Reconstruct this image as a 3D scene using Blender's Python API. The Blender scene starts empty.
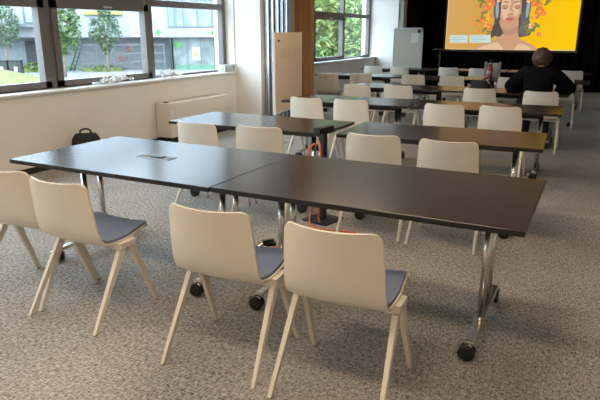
import bpy, bmesh, math, random
from mathutils import Vector, Matrix, noise
random.seed(7)
PI = math.pi
C = bpy.context.scene.collection

# ------------------------------------------------------------------ helpers
def V(*a): return Vector(a)

class MB:
    """collects shapes into one mesh"""
    def __init__(s): s.v = []; s.f = []; s.m = []; s.sm = []
    def add(s, vs, fs, mi=0, smooth=False):
        o = len(s.v); s.v += [tuple(p) for p in vs]
        for f in fs: s.f.append([o+i for i in f]); s.m.append(mi); s.sm.append(smooth)
    def box(s, x0, x1, y0, y1, z0, z1, mi=0, M=None):
        vs = [Vector((x, y, z)) for z in (z0, z1) for y in (y0, y1) for x in (x0, x1)]
        if M: vs = [M @ p for p in vs]
        s.add(vs, [(0,2,3,1),(4,5,7,6),(0,1,5,4),(2,6,7,3),(0,4,6,2),(1,3,7,5)], mi)
    def rbox(s, x0, x1, y0, y1, z0, z1, b=.004, mi=0, top=None, M=None):
        """box with chamfered edges"""
        bm = bmesh.new(); bmesh.ops.create_cube(bm, size=1)
        for p in bm.verts:
            p.co = Vector(((x0+x1)/2+p.co.x*(x1-x0), (y0+y1)/2+p.co.y*(y1-y0), (z0+z1)/2+p.co.z*(z1-z0)))
        bmesh.ops.bevel(bm, geom=bm.edges[:], offset=b, segments=2, affect='EDGES', profile=.5)
        bm.verts.index_update()
        vs = [p.co.copy() for p in bm.verts]
        if M: vs = [M @ p for p in vs]
        for f in bm.faces:
            t = mi
            f.normal_update()
            if top is not None and f.normal.z > .9: t = top
            s.f.append([len(s.v)+q.index for q in f.verts]); s.m.append(t); s.sm.append(False)
        s.v += [tuple(p) for p in vs]; bm.free()
    def tube(s, pts, r, n=10, mi=0, cap=True, radii=None):
        pts = [Vector(p) for p in pts]; rings = []
        up = None
        for i, p in enumerate(pts):
            t = (pts[min(i+1, len(pts)-1)]-pts[max(i-1, 0)]).normalized()
            if up is None: up = Vector((0,0,1)) if abs(t.z) < .9 else Vector((1,0,0))
            a = (up-t*up.dot(t)).normalized(); b = t.cross(a); up = a
            rr = radii[i] if radii else r
            rings.append([p+(a*math.cos(2*PI*k/n)+b*math.sin(2*PI*k/n))*rr for k in range(n)])
        o = len(s.v); s.v += [tuple(p) for R in rings for p in R]
        for i in range(len(pts)-1):
            for k in range(n):
                s.f.append([o+i*n+k, o+i*n+(k+1)%n, o+(i+1)*n+(k+1)%n, o+(i+1)*n+k]); s.m.append(mi); s.sm.append(True)
        if cap:
            s.f.append([o+k for k in range(n)][::-1]); s.m.append(mi); s.sm.append(False)
            s.f.append([o+(len(pts)-1)*n+k for k in range(n)]); s.m.append(mi); s.sm.append(False)
    def lathe(s, prof, c=(0,0,0), axis='z', n=20, mi=0):
        c = Vector(c); o = len(s.v)
        for r, h in prof:
            for k in range(n):
                a = 2*PI*k/n; x, y = r*math.cos(a), r*math.sin(a)
                p = {'z': (x, y, h), 'x': (h, x, y), 'y': (y, h, x)}[axis]
                s.v.append(tuple(c+Vector(p)))
        for i in range(len(prof)-1):
            for k in range(n):
                s.f.append([o+i*n+k, o+i*n+(k+1)%n, o+(i+1)*n+(k+1)%n, o+(i+1)*n+k]); s.m.append(mi); s.sm.append(True)
        s.f.append([o+k for k in range(n)][::-1]); s.m.append(mi); s.sm.append(False)
        e = o+(len(prof)-1)*n
        s.f.append([e+k for k in range(n)]); s.m.append(mi); s.sm.append(False)
    def loft(s, secs, mi=0, smooth=False):
        """closed sections of equal count joined, capped"""
        n = len(secs[0]); o = len(s.v); s.v += [tuple(p) for R in secs for p in R]
        for i in range(len(secs)-1):
            for k in range(n):
                s.f.append([o+i*n+k, o+i*n+(k+1)%n, o+(i+1)*n+(k+1)%n, o+(i+1)*n+k]); s.m.append(mi); s.sm.append(smooth)
        s.f.append([o+k for k in range(n)][::-1]); s.m.append(mi); s.sm.append(False)
        e = o+(len(secs)-1)*n; s.f.append([e+k for k in range(n)]); s.m.append(mi); s.sm.append(False)
    def build(s, name, mats, parent=None, loc=None):
        if not isinstance(mats, (list, tuple)): mats = [mats]
        me = bpy.data.meshes.new(name); me.from_pydata(s.v, [], s.f)
        for m in mats: me.materials.append(m)
        me.polygons.foreach_set('material_index', s.m); me.polygons.foreach_set('use_smooth', s.sm)
        bm = bmesh.new(); bm.from_mesh(me); bmesh.ops.recalc_face_normals(bm, faces=bm.faces[:]); bm.to_mesh(me); bm.free()
        me.update()
        o = bpy.data.objects.new(name, me); C.objects.link(o)
        if parent: o.parent = parent
        if loc: o.location = loc
        return o

def tag(o, label=None, cat=None, group=None, kind=None):
    if label: o['label'] = label
    if cat: o['category'] = cat
    if group: o['group'] = group
    if kind: o['kind'] = kind
    return o
def empty(name, loc=(0,0,0), rz=0):
    o = bpy.data.objects.new(name, None); C.objects.link(o)
    o.location = loc; o.rotation_euler = (0,0,rz); o.empty_display_size = .1; return o
def copy_tree(o, parent=None):
    c = o.copy(); C.objects.link(c); c.parent = parent
    for ch in list(o.children): copy_tree(ch, c)
    return c
def struct(o): o['kind'] = 'structure'; return o
def catmull(P, n=6):
    P = [Vector(p) for p in P]; out = []
    for i in range(len(P)-1):
        a, b, c, d = P[max(i-1,0)], P[i], P[i+1], P[min(i+2, len(P)-1)]
        for k in range(n):
            t = k/n
            out.append(.5*((2*b)+(c-a)*t+(2*a-5*b+4*c-d)*t*t+(3*b-a-3*c+d)*t**3))
    out.append(P[-1]); return out

# ------------------------------------------------------------------ materials
def mat(name, col, rough=.5, metal=0, spec=.5, emis=None, es=0):
    m = bpy.data.materials.new(name); m.use_nodes = True
    b = m.node_tree.nodes['Principled BSDF']
    b.inputs['Base Color'].default_value = (*col, 1); b.inputs['Roughness'].default_value = rough
    b.inputs['Metallic'].default_value = metal; b.inputs['Specular IOR Level'].default_value = spec
    if emis: b.inputs['Emission Color'].default_value = (*emis, 1); b.inputs['Emission Strength'].default_value = es
    return m
def noisy(m, c1, c2, scale=(5,5,5), detail=4, bump=0, bscale=None, lo=.35, hi=.65, rough=None):
    nt = m.node_tree; N = nt.nodes; L = nt.links; b = N['Principled BSDF']
    tc = N.new('ShaderNodeTexCoord'); mp = N.new('ShaderNodeMapping'); mp.inputs['Scale'].default_value = scale
    nz = N.new('ShaderNodeTexNoise'); nz.inputs['Scale'].default_value = 1; nz.inputs['Detail'].default_value = detail
    cr = N.new('ShaderNodeValToRGB'); cr.color_ramp.elements[0].position = lo; cr.color_ramp.elements[1].position = hi
    cr.color_ramp.elements[0].color = (*c1, 1); cr.color_ramp.elements[1].color = (*c2, 1)
    L.new(tc.outputs['Object'], mp.inputs['Vector']); L.new(mp.outputs[0], nz.inputs['Vector'])
    L.new(nz.outputs['Fac'], cr.inputs[0]); L.new(cr.outputs[0], b.inputs['Base Color'])
    if bump:
        bp = N.new('ShaderNodeBump'); bp.inputs['Strength'].default_value = bump; bp.inputs['Distance'].default_value = .004
        L.new(nz.outputs['Fac'], bp.inputs['Height']); L.new(bp.outputs[0], b.inputs['Normal'])
    return m

M = {}
M['shell'] = noisy(mat('shell_plastic', (.74,.69,.60), .42, spec=.45), (.70,.65,.56), (.76,.71,.62), (3,3,3), 2)
M['pad'] = noisy(mat('pad_fabric', (.1,.12,.18), .95, spec=.1), (.12,.145,.22), (.21,.25,.35), (260,260,260), 3, .3)
M['gap'] = mat('dark_seam_rubber', (.03,.03,.03), .7)  # near-black rubber for the leg-top joint and the foot glides
M['black'] = mat('black_edge', (.012,.012,.013), .35)
M['blackmat'] = mat('black_metal', (.02,.02,.022), .5)
M['chrome'] = mat('chrome', (.74,.72,.70), .20, 1)
M['caster'] = mat('caster_rubber', (.012,.012,.012), .45)
M['laminate'] = noisy(mat('dark_laminate', (.04,.03,.026), .22, spec=.6), (.022,.0145,.011), (.046,.031,.024), (2.2,60,60), 5)
M['wall'] = noisy(mat('wall_paint', (.84,.80,.75), .85, spec=.2), (.82,.785,.735), (.85,.815,.765), (1.5,1.5,1.5), 2)
M['sill'] = mat('sill_white', (.82,.82,.82), .35)
M['frame'] = mat('bronze_frame', (.15,.135,.128), .45)
M['ceil'] = mat('ceiling_paint', (.75,.73,.70), .9)
M['rad'] = mat('radiator_enamel', (.76,.70,.62), .5)
M['radgrille'] = mat('radiator_grille', (.66,.60,.53), .6)
M['alu'] = mat('aluminium', (.55,.57,.60), .35, .8)
M['aludark'] = mat('dark_groove', (.04,.045,.05), .5)
M['wood'] = mat('wood_veneer', (.45,.2,.08), .4)
noisy(M['wood'], (.50,.235,.09), (.74,.40,.18), (30,30,1.2), 5, lo=.3, hi=.7)
M['board'] = mat('board_cream', (.82,.66,.51), .5)
M['curtain'] = noisy(mat('black_curtain', (.008,.008,.01), .95, spec=.1), (.003,.003,.004), (.006,.006,.008), (8,8,2), 3)
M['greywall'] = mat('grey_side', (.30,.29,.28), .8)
M['white'] = mat('white_plastic', (.8,.8,.8), .4)
M['grey'] = mat('grey_plastic', (.45,.46,.48), .5)
M['orange'] = mat('orange_cable', (.75,.18,.05), .5)
M['red'] = mat('red_cable', (.45,.08,.04), .5)
M['flip'] = mat('whiteboard_grey', (.42,.37,.31), .5)

def carpet():
    m = mat('carpet', (.2,.19,.18), .97, spec=.08); nt = m.node_tree; N = nt.nodes; L = nt.links; b = N['Principled BSDF']
    tc = N.new('ShaderNodeTexCoord')
    def nz(scale, det, ms):
        mp = N.new('ShaderNodeMapping'); mp.inputs['Scale'].default_value = ms; L.new(tc.outputs['Object'], mp.inputs['Vector'])
        n = N.new('ShaderNodeTexNoise'); n.inputs['Scale'].default_value = scale; n.inputs['Detail'].default_value = det; n.inputs['Roughness'].default_value = .7
        L.new(mp.outputs[0], n.inputs['Vector']); return n
    a = nz(1, 5, (38,110,60)); c = nz(1, 5, (110,34,60)); g = nz(1, 2, (1.2,1.2,1.2))
    mx = N.new('ShaderNodeMath'); mx.operation = 'ADD'; L.new(a.outputs['Fac'], mx.inputs[0]); L.new(c.outputs['Fac'], mx.inputs[1])
    m2 = N.new('ShaderNodeMath'); m2.operation = 'MULTIPLY_ADD'; L.new(g.outputs['Fac'], m2.inputs[0]); m2.inputs[1].default_value = .08; hf = N.new('ShaderNodeMath'); hf.operation = 'MULTIPLY'; hf.inputs[1].default_value = .5; L.new(mx.outputs[0], hf.inputs[0]); L.new(hf.outputs[0], m2.inputs[2])
    cr = N.new('ShaderNodeValToRGB'); cr.color_ramp.elements[0].position = .43; cr.color_ramp.elements[1].position = .65
    cr.color_ramp.elements[0].color = (.068,.063,.059,1); cr.color_ramp.elements[1].color = (.62,.585,.54,1)
    L.new(m2.outputs[0], cr.inputs[0])
    L.new(cr.outputs[0], b.inputs['Base Color'])
    bp = N.new('ShaderNodeBump'); bp.inputs['Strength'].default_value = .1; bp.inputs['Distance'].default_value = .001
    L.new(mx.outputs[0], bp.inputs['Height']); L.new(bp.outputs[0], b.inputs['Normal'])
    return m
M['carpet'] = carpet()

def glass():
    m = bpy.data.materials.new('window_glass'); m.use_nodes = True; nt = m.node_tree; N = nt.nodes; L = nt.links
    N.remove(N['Principled BSDF']); out = N['Material Output']
    t = N.new('ShaderNodeBsdfTransparent'); t.inputs[0].default_value = (.93,.97,.97,1)
    g = N.new('ShaderNodeBsdfGlossy'); g.inputs['Roughness'].default_value = .02
    lw = N.new('ShaderNodeLayerWeight'); lw.inputs[0].default_value = .5; x = N.new('ShaderNodeMixShader')
    pw = N.new('ShaderNodeMath'); pw.operation = 'POWER'; pw.inputs[1].default_value = 5; L.new(lw.outputs['Facing'], pw.inputs[0])
    f = N.new('ShaderNodeMath'); f.operation = 'MULTIPLY_ADD'; f.inputs[1].default_value = .45; f.inputs[2].default_value = .025; L.new(pw.outputs[0], f.inputs[0])
    L.new(f.outputs[0], x.inputs[0]); L.new(t.outputs[0], x.inputs[1]); L.new(g.outputs[0], x.inputs[2]); L.new(x.outputs[0], out.inputs[0])
    return m
M['glass'] = glass()

# ------------------------------------------------------------------ room shell
XW, XG, XO = -5.65, -5.87, -6.05      # inner wall face, glass plane, outer wall face
CH = 3.15
b = MB(); b.box(XO, 4.5, -4, 17.7, -.2, 0); struct(b.build('floor', M['carpet']))
b = MB(); b.box(XO, 4.5, -4, 17.7, CH, CH+.15); struct(b.build('ceiling', M['ceil']))
b = MB(); b.box(4.5, 4.65, -4, 17.7, -.2, CH+.15); struct(b.build('wall_right', M['wall']))
b = MB(); b.box(XO, 4.65, -4.15, -4, -.2, CH+.15); struct(b.build('wall_front', M['wall']))
b = MB(); b.box(XO, 4.65, 17.5, 17.7, -.2, CH+.15); struct(b.build('wall_back', M['curtain']))
WY0, WY1 = -.36, 8.56; VY0, VY1 = 10.3, 15.50; SZ, TZ = .875, 2.66
b = MB()
b.box(XO, XW, -4, 17.5, 0, SZ)
b.box(XO, XW, -4, 17.5, TZ, CH)
b.box(XO, XW, -4, WY0, SZ, TZ); b.box(XO, XW, WY1, VY0, SZ, TZ); b.box(XO, XW, VY1, 17.5, SZ, TZ)
struct(b.build('wall_left', M['wall']))
b = MB(); b.box(XW, -5.14, WY1+.02, WY1+.32, 0, CH); struct(b.build('wall_pier', M['wall']))
b = MB(); b.box(XW, -5.03, VY1, VY1+.3, 0, CH); struct(b.build('wall_end', M['wall']))
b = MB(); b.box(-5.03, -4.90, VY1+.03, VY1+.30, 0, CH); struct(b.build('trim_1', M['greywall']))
b = MB(); b.box(XW, XW+.012, -4, WY1+.02, 0, .07); struct(b.build('baseboard_left', M['blackmat']))
b = MB(); b.box(4.488, 4.5, -4, 17.4, 0, .07); struct(b.build('baseboard_right', M['blackmat']))

def window(idx, y0, y1, edges, sash, mw=.09):
    """edges: module boundaries; sash: which modules have an opening sash"""
    root = struct(empty('window_%d' % idx, (XG, (y0+y1)/2, SZ))); oy = (y0+y1)/2; oz = SZ
    x0, x1 = -.045, .045
    f = MB()
    f.box(x0, x1, y0-oy, y1-oy, 0, .07-.01); f.box(x0, x1, y0-oy, y1-oy, TZ-.07-oz, TZ-oz)
    f.box(x0, x1, y0-oy, y1-oy, 1.90-oz, 1.99-oz)
    for k, e in enumerate(edges):
        w = .045
        a, c = e-w-oy, e+w-oy
        if k == 0: a = y0-oy; c = a+.09
        if k == len(edges)-1: c = y1-oy; a = c-.09
        f.box(x0, x1+.006, a, c, 0.0, TZ-oz)
    f.build('window_frame', M['frame'], root)
    for k in range(len(edges)-1):
        a, c = edges[k]-oy, edges[k+1]-oy
        if sash[k]:
            s = MB(); w = .085; xa, xb = -.03, .075
            a2, c2 = a+.05, c-.05; za, zb = .045, 1.905-oz
            s.box(xa, xb, a2, c2, za, za+w-.015); s.box(xa, xb, a2, c2, zb-w, zb); s.box(xa, xb, a2, a2+w, za, zb); s.box(xa, xb, c2-w, c2, za, zb)
            so = s.build('sash', M['frame'], root)
            h = MB(); h.rbox(xb, xb+.02, (a+c)/2-.02, (a+c)/2+.02, zb-.065, zb-.035, .003); h.rbox(xb+.02, xb+.035, (a+c)/2-.015, (a+c)/2+.11, zb-.06, zb-.04, .004)
            h.build('window_handle', M['alu'], so)
            g = MB(); g.box(0, .012, a2+w-.01, c2-w+.01, za+w-.03, zb-w+.01); g.build('pane', M['glass'], so)
        else:
            g = MB(); g.box(-.006, .006, a+.04, c-.04, .05, 1.91-oz); g.build('pane', M['glass'], root)
        g = MB(); g.box(-.006, .006, a+.04, c-.04, 1.98-oz, TZ-.06-oz); g.build('pane', M['glass'], root)
    return root
window(1, WY0, WY1, [-.36, 1.41, 3.16, 4.92, 6.68, 8.52], [1,1,1,1,0])
window(2, VY0, VY1, [10.3, 11.92, 13.70, 15.5], [0,1,0])
for k, (a, c) in enumerate([(WY0, WY1), (VY0, VY1)]):
    s = MB(); s.rbox(XG+.03, XW+.05, a-.02, c-.005, SZ, SZ+.028, .006); struct(s.build('trim_%d' % (k+2), M['sill']))

# ------------------------------------------------------------------ ceiling lamps (warm)
def lampmat(name, col, es):
    return mat(name, (.9,.9,.9), .5, emis=col, es=es)
WARM = (1, .77, .53)
M['lamp'] = lampmat('lamp_diffuser', WARM, 28)
def ceiling_light(x, y):
    r = empty('ceiling_light', (x, y, CH))
    f = MB(); f.box(-.62,.62,-.17,-.15,-.05,0); f.box(-.62,.62,.15,.17,-.05,0); f.box(-.62,-.60,-.15,.15,-.05,0); f.box(.60,.62,-.15,.15,-.05,0)
    f.build('lamp_frame', M['alu'], r)
    d = MB(); d.box(-.60,.60,-.15,.15,-.04,-.005); d.build('diffuser', M['lamp'], r)
    return r
LAMPS = [(-4.0,-1.6),(-1.2,-1.6),(1.6,-1.6),(-4.0,.9),(-1.2,.9),(-1.2,3.6),(-2.4,4.6),(-3.0,7.4)]
for (x, y) in LAMPS:
    tag(ceiling_light(x, y), 'long warm ceiling lamp above the room out of the frame', 'ceiling lamp', 'warm ceiling lamps out of the frame')

# ------------------------------------------------------------------ chair
def sheet(profile, hw, t, dip, r=.05, off=0, nu=16, mat_off=0):
    """profile: list (y,z) fine; hw(v) half width; dip(v)-> forward/up bulge at the sides; returns verts/faces of a thick sheet"""
    n = len(profile); tot = [0]
    for i in range(1, n): tot.append(tot[-1]+math.dist(profile[i-1], profile[i]))
    Lg = tot[-1]; top = []; bot = []
    for i, (y, z) in enumerate(profile):
        v = tot[i]/Lg; d = min(tot[i], Lg-tot[i])
        w = hw(v)
        if d < r: w = w-r+math.sqrt(max(r*r-(r-d)**2, 0))
        a = profile[max(i-1,0)]; c = profile[min(i+1,n-1)]
        ty, tz = c[0]-a[0], c[1]-a[1]; l = math.hypot(ty, tz); ty /= l; tz /= l
        ny, nz = -tz, ty             # normal towards the sitter
        rowt = []; rowb = []
        for k in range(nu+1):
            u = -1+2*k/nu; x = u*w; q = (abs(x)/max(hw(v),.01))**2.2*dip(v)
            rowt.append((x, y+ny*(q+off+t), z+nz*(q+off+t))); rowb.append((x, y+ny*(q+off), z+nz*(q+off)))
        top.append(rowt); bot.append(rowb)
    vs = [p for R in top for p in R]+[p for R in bot for p in R]; m = nu+1; o = n*m; fs = []
    for i in range(n-1):
        for k in range(nu):
            fs.append((i*m+k, i*m+k+1, (i+1)*m+k+1, (i+1)*m+k)); fs.append((o+i*m+k, o+(i+1)*m+k, o+(i+1)*m+k+1, o+i*m+k+1))
        fs.append((i*m, (i+1)*m, o+(i+1)*m, o+i*m)); fs.append((i*m+nu, o+i*m+nu, o+(i+1)*m+nu, (i+1)*m+nu))
    for k in range(nu):
        fs.append((k, o+k, o+k+1, k+1)); e = (n-1)*m; fs.append((e+k, e+k+1, o+e+k+1, o+e+k))
    return vs, fs
PROF = [(p.x, p.y) for p in catmull([(-.222,.802,0),(-.203,.71,0),(-.182,.61,0),(-.160,.52,0),(-.125,.457,0),(-.06,.430,0),(.03,.424,0),(.13,.434,0),(.22,.449,0),(.275,.447,0)], 5)]
def fine_ends(P, k=6, d=.05):
    """denser samples in the last stretch so the rounded corners are smooth"""
    out = []
    def seg(a, c, n): return [(a[0]+(c[0]-a[0])*j/n, a[1]+(c[1]-a[1])*j/n) for j in range(n)]
    for i in range(len(P)-1):
        n = 4 if (i < 3 or i > len(P)-5) else 1
        out += seg(P[i], P[i+1], n)
    out.append(P[-1]); return out
PROFS = fine_ends(PROF)
def hwf(v): return .208+.022*math.sin(min(v/.55,1)*PI/2) - (.018*max(0,(v-.75)/.25))
def dipf(v): return .034*(1-min(v/.5,1)) + .014
def make_chair():
    r = empty('conference_chair')
    s = MB(); vs, fs = sheet(PROFS, hwf, .011, dipf, .045); s.add(vs, fs, 0, True); sh = s.build('seat_shell', M['shell'], r)
    em = sh.modifiers.new('e', 'EDGE_SPLIT'); em.split_angle = math.radians(50)
    p = MB(); pr = [(y, z) for y, z in PROFS if y > -.135 and z < .475]
    # pad keeps a margin inside the shell
    vs, fs = sheet(pr, lambda v: hwf(.45+.5*v)-.012, .014, lambda v: .013, .04, .0112); p.add(vs, fs, 0, True); pd = p.build('seat_pad', M['pad'], r)
    em = pd.modifiers.new('e', 'EDGE_SPLIT'); em.split_angle = math.radians(50)
    # under-seat frame: cross bar with caps at both sides
    f = MB(); f.rbox(-.215, .215, -.01, .10, .400, .421, .004)
    f.build('seat_frame', M['shell'], r)
    for sx in (-1, 1):
        c = MB()
        def sec(x, y0, y1, z0, z1): return [(sx*x, y0, z0), (sx*x, y1, z0), (sx*x, y1, z1), (sx*x, y0, z1)]
        c.loft([sec(.20,-.02,.115,.402,.422), sec(.232,-.015,.112,.404,.442), sec(.252,-.005,.105,.404,.437)])
        c.build('frame_cap', M['shell'], r)
        for sy in (-1, 1):
            l = MB(); secs = []
            yt, yb = (.012, -.243) if sy < 0 else (.088, .243)
            l.loft([[(sx*.246,.0,.398),(sx*.246,.1,.398),(sx*.214,.1,.398),(sx*.214,.0,.398)],[(sx*.246,.0,.4035),(sx*.246,.1,.4035),(sx*.214,.1,.4035),(sx*.214,.0,.4035)]], 1) if sy < 0 else None
            for t in (0, .12, .5, .85, 1):
                y = yt+(yb-yt)*t; z = .400*(1-t)+.006*t; x = .233+.017*t
                hy = .025-.012*t; hx = .014-.0045*t
                k = .003
                secs.append([(sx*(x+hx), y-hy+k, z), (sx*(x+hx), y+hy-k, z), (sx*(x+hx-k), y+hy, z), (sx*(x-hx), y+hy, z), (sx*(x-hx), y-hy, z), (sx*(x+hx-k), y-hy, z)])
            l.loft(secs)
            lo = l.build('leg', [M['shell'], M['gap']], r)
            g = MB(); g.lathe([(.008,0),(.009,.007)], (sx*.25, yb, 0), n=10); g.build('foot_glide', M['gap'], lo)
    return r

# (x, y, rz in degrees, label)   y is the centre of the footprint
def cy(ytop): return ytop+.205
CH_LIST = [
 (-2.985, 2.24, 6, 'cream moulded chair cut by the left edge of the photo, at the nearest table'),
 (-2.470, 2.205, 0, 'cream chair with blue-grey pad, second from left at the nearest tables, all legs showing'),
 (-1.470, 2.165, 3, 'cream chair with blue-grey pad at the seam of the two nearest tables'),
 (-.868, 2.165, 2, 'cream chair nearest the camera, rightmost at the nearest tables'),
 (-3.040, cy(3.965), -3, 'leftmost cream chair in second row, in front of the radiator cabinet'),
 (-2.480, cy(4.035), 4, 'cream chair in second row just left of the black socket post'),
 (-1.500, cy(4.095), 3, 'cream chair in second row just right of the black socket post'),
 (-.925, cy(4.09), 2, 'rightmost cream chair in second row, seen over the nearest table'),
 (-3.095, cy(6.17), -2, 'leftmost cream chair in third row, in front of the wood panel'),
 (-2.535, cy(6.19), 0, 'second cream chair from the left in the third row'),
 (-1.483, cy(6.255), 2, 'third cream chair from the left in the third row'),
 (-.905, cy(6.335), -1, 'rightmost cream chair in third row, its right foot seen on open carpet'),
 (-3.235, cy(8.145), -2, 'leftmost cream chair in fourth row from the camera'),
 (-2.630, cy(8.22), 0, 'second cream chair from the left in the fourth row'),
 (-1.493, cy(8.29), 2, 'cream chair in fourth row, in front of the dark bag on the table'),
 (-.690, cy(8.205), 0, 'cream chair in which the person in black sits'),
 (-4.600, cy(10.04), 3, 'pale chair with its whole back showing, right beside the wood panel'),
 (-4.060, cy(10.37), 2, 'second chair from the wood panel in the fifth row, under the far window'),
 (-3.085, cy(10.50), 0, 'third chair from the wood panel in the fifth row'),
 (-2.385, cy(10.52), 0, 'fifth row chair straight in front of the lower left corner of the screen'),
 (-1.400, cy(10.60), 0, 'fifth row chair half hidden by the left arm of the person in black'),
 (-.620, cy(10.60), 0, 'fifth row chair half hidden by the right arm of the person in black'),
 (-4.690, cy(12.75), 0, 'leftmost chair in the farthest row, under the end of the far window'),
 (-4.100, cy(12.85), 0, 'farthest row chair in front of the flip chart'),
 (-3.020, cy(12.95), 0, 'farthest row chair below the black floor stand and left screen corner'),
 (-2.370, cy(12.95), 0, 'farthest row chair just left of the red bottle'),
 (-.575, cy(13.00), 0, 'farthest row chair at the right end, to the right of the person'),
]
proto = make_chair()
for i, (x, y, a, lab) in enumerate(CH_LIST):
    o = proto if i == 0 else copy_tree(proto)
    o.location = (x-(.022 if i in (2, 3) else .008), y, 0); o.rotation_euler = (0, 0, math.radians(a)); tag(o, lab, 'chair', 'cream conference chairs')

# ------------------------------------------------------------------ table
TH = .74
def make_table(W, D, footw):
    r = empty('folding_table')
    t = MB(); t.rbox(-W/2, W/2, -D/2, D/2, TH-.027, TH, .002, mi=1, top=0); t.build('tabletop', [M['laminate'], M['black']], r)
    cb = MB(); cb.rbox(-W/2+.22, W/2-.22, -.05, .05, TH-.10, TH-.03, .004); cb.build('crossbeam', M['blackmat'], r)
    for sx in (-1, 1):
        x = sx*(W/2-.205)
        l = MB()
        l.rbox(x-.024, x+.024, -footw/2, footw/2, .078, .104, .006)
        lo = l.build('leg', M['chrome'], r)
        l = MB(); l.rbox(x-.03, x+.03, -D/2+.12, D/2-.12, TH-.06, TH-.028, .004); l.build('top_bracket', M['blackmat'], lo)
        for sy in (-1, 1):
            c = MB(); c.tube([(x, sy*.075, .10), (x, sy*.075, TH-.055)], .021, 16); c.build('column', M['chrome'], lo)
            k = MB(); yy = sy*(footw/2-.01)
            k.lathe([(.012,.035),(.012,.08)], (x, yy, 0), n=10, mi=1)
            for dx in (-1, 1):
                wp = [(.020,-.012),(.037,-.011),(.041,-.007),(.041,.007),(.037,.011),(.020,.012)]
                if sy > 0: k.lathe(wp, (x+dx*.017, yy-.008, .041), 'x', 20, 0)
                else: k.lathe(wp, (x-.012, yy+dx*.017-.004, .041), 'y', 20, 0)
            k.rbox(x-.008, x+.008, yy-.020, yy+.02, .03, .072, .004, mi=0)
            if sy > 0: k.rbox(x-.030, x+.030, yy+.030, yy+.044, .060, .070, .003, mi=1)
            else: k.rbox(x-.066, x-.052, yy-.030, yy+.022, .060, .070, .003, mi=1)
            k.build('caster', [M['caster'], M['chrome']], lo)
    return r
TA = make_table(1.610, .995, .74)
flap = MB()
FX, FY = .02, -.005
flap.box(FX-.14, FX+.14, FY-.045, FY-.040, TH-.001, TH+.004, 0); flap.box(FX-.14, FX+.14, FY+.040, FY+.045, TH-.001, TH+.004, 0)
flap.box(FX-.14, FX-.135, FY-.04, FY+.04, TH-.001, TH+.004, 0); flap.box(FX+.135, FX+.14, FY-.04, FY+.04, TH-.001, TH+.004, 0)
flap.box(FX-.135, FX+.135, FY-.04, FY+.04, TH+.0005, TH+.002, 1)
flap.box(FX-.12, FX-.075, FY+.005, FY+.032, TH+.002, TH+.007, 2); flap.box(FX-.03, FX+.06, FY-.02, FY+.03, TH+.002, TH+.007, 1); flap.box(FX+.085, FX+.11, FY-.02, FY+.02, TH+.002, TH+.005, 2)
TB = copy_tree(TA)
def place(o, x, y, a, lab, grp='dark folding tables on casters'):
    o.location = (x, y, 0); o.rotation_euler = (0,0,math.radians(a)); tag(o, lab, 'table', grp)
place(TA, -2.635, 2.972, 0, 'nearest dark table on the left, with a flush socket flap in its top')
place(TB, -1.018, 2.986, .3, 'nearest dark table on the right, its chrome leg and casters in full view')
fo = flap.build('socket_flap', [M['alu'], M['black'], M['grey']], TA); fo['label'] = 'metal framed socket flap'
TC = make_table(1.59, .76, .58)
tabs = [
 (-2.825, 4.700, 0, 'second row dark table on the left, beside the radiator'),
 (-1.130, 4.785, 2.8, 'second row dark table on the right, black socket post at its left end'),
 (-2.742, 6.765, 2.5, 'third row dark table on the left, in front of the wood panel'),
 (-1.140, 6.842, 2.5, 'third row dark table on the right, glinting yellow at its right corner'),
 (-2.775, 8.850, .5, 'fourth row dark table on the left'),
 (-1.170, 8.880, 0, 'fourth row dark table on the right, where the person in black leans'),
 (-4.310, 10.97, 0, 'fifth row table at the left, under the far window'),
 (-2.700, 11.04, 0, 'fifth row table in the middle, lit by the screen'),
 (-1.000, 11.12, 0, 'fifth row table at the right, beyond the person in black'),
 (-4.300, 13.45, 0, 'farthest row table at the left, before the flip chart'),
 (-2.680, 13.50, 0, 'farthest row table in the middle, below the left part of the screen'),
 (-1.040, 13.55, 0, 'farthest row table at the right, below the right part of the screen'),
]
for i, (x, y, a, lab) in enumerate(tabs):
    o = TC if i == 0 else copy_tree(TC)
    place(o, x, y, a, lab)

# ------------------------------------------------------------------ socket posts and cables
def socket_post(x, y, rz, ztop, lab):
    r = empty('socket_post', (x, y, 0), rz)
    m = MB(); m.rbox(-.13,.13,-.13,.13,0,.012,.003); m.build('base_plate', M['blackmat'], r)
    m = MB(); m.rbox(-.021,.021,-.026,.026,.012,ztop-.05,.004); m.build('post', M['blackmat'], r)
    m = MB(); m.rbox(-.034,.034,-.10,.10,ztop-.055,ztop,.006); s = m.build('socket_box', M['black'], r)
    m = MB(); m.rbox(-.02,.02,-.07,.07,ztop,ztop+.003,.001); m.build('socket_strip', M['blackmat'], s)
    tag(r, lab, 'socket post'); return r
socket_post(-1.992, 4.31, math.radians(-12), .805, 'black socket post standing in the gap between the second row tables')
def cable(name, pts, r, m, lab, n=6):
    t = MB(); t.tube(catmull(pts, n), r, 8); return tag(t.build(name, m), lab, 'cable')
loop = [(-1.985,4.20,.70),(-1.965,4.18,.66),(-1.955,4.17,.55),(-1.96,4.17,.40),(-1.965,4.17,.25),(-1.965,4.165,.08),(-1.95,4.155,.03)]
cable('extension_cable', loop, .008, M['orange'], 'orange cable hanging down the front of the black socket post')
cable('extension_cable', [(-2.02,4.20,.68),(-2.055,4.18,.64),(-2.07,4.16,.52),(-2.05,4.19,.36),(-2.04,4.24,.2)], .008, M['orange'], 'orange cable hanging down the left side of the black socket post')
cable('floor_cable', [(-2.42,4.95,.008),(-2.33,4.75,.008),(-2.20,4.50,.008),(-2.02,4.12,.008),(-1.88,4.06,.008),(-1.76,4.08,.008),(-1.6,4.1,.008)], .008, M['orange'], 'orange cable lying on the carpet beside the base of the black socket post')
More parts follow.
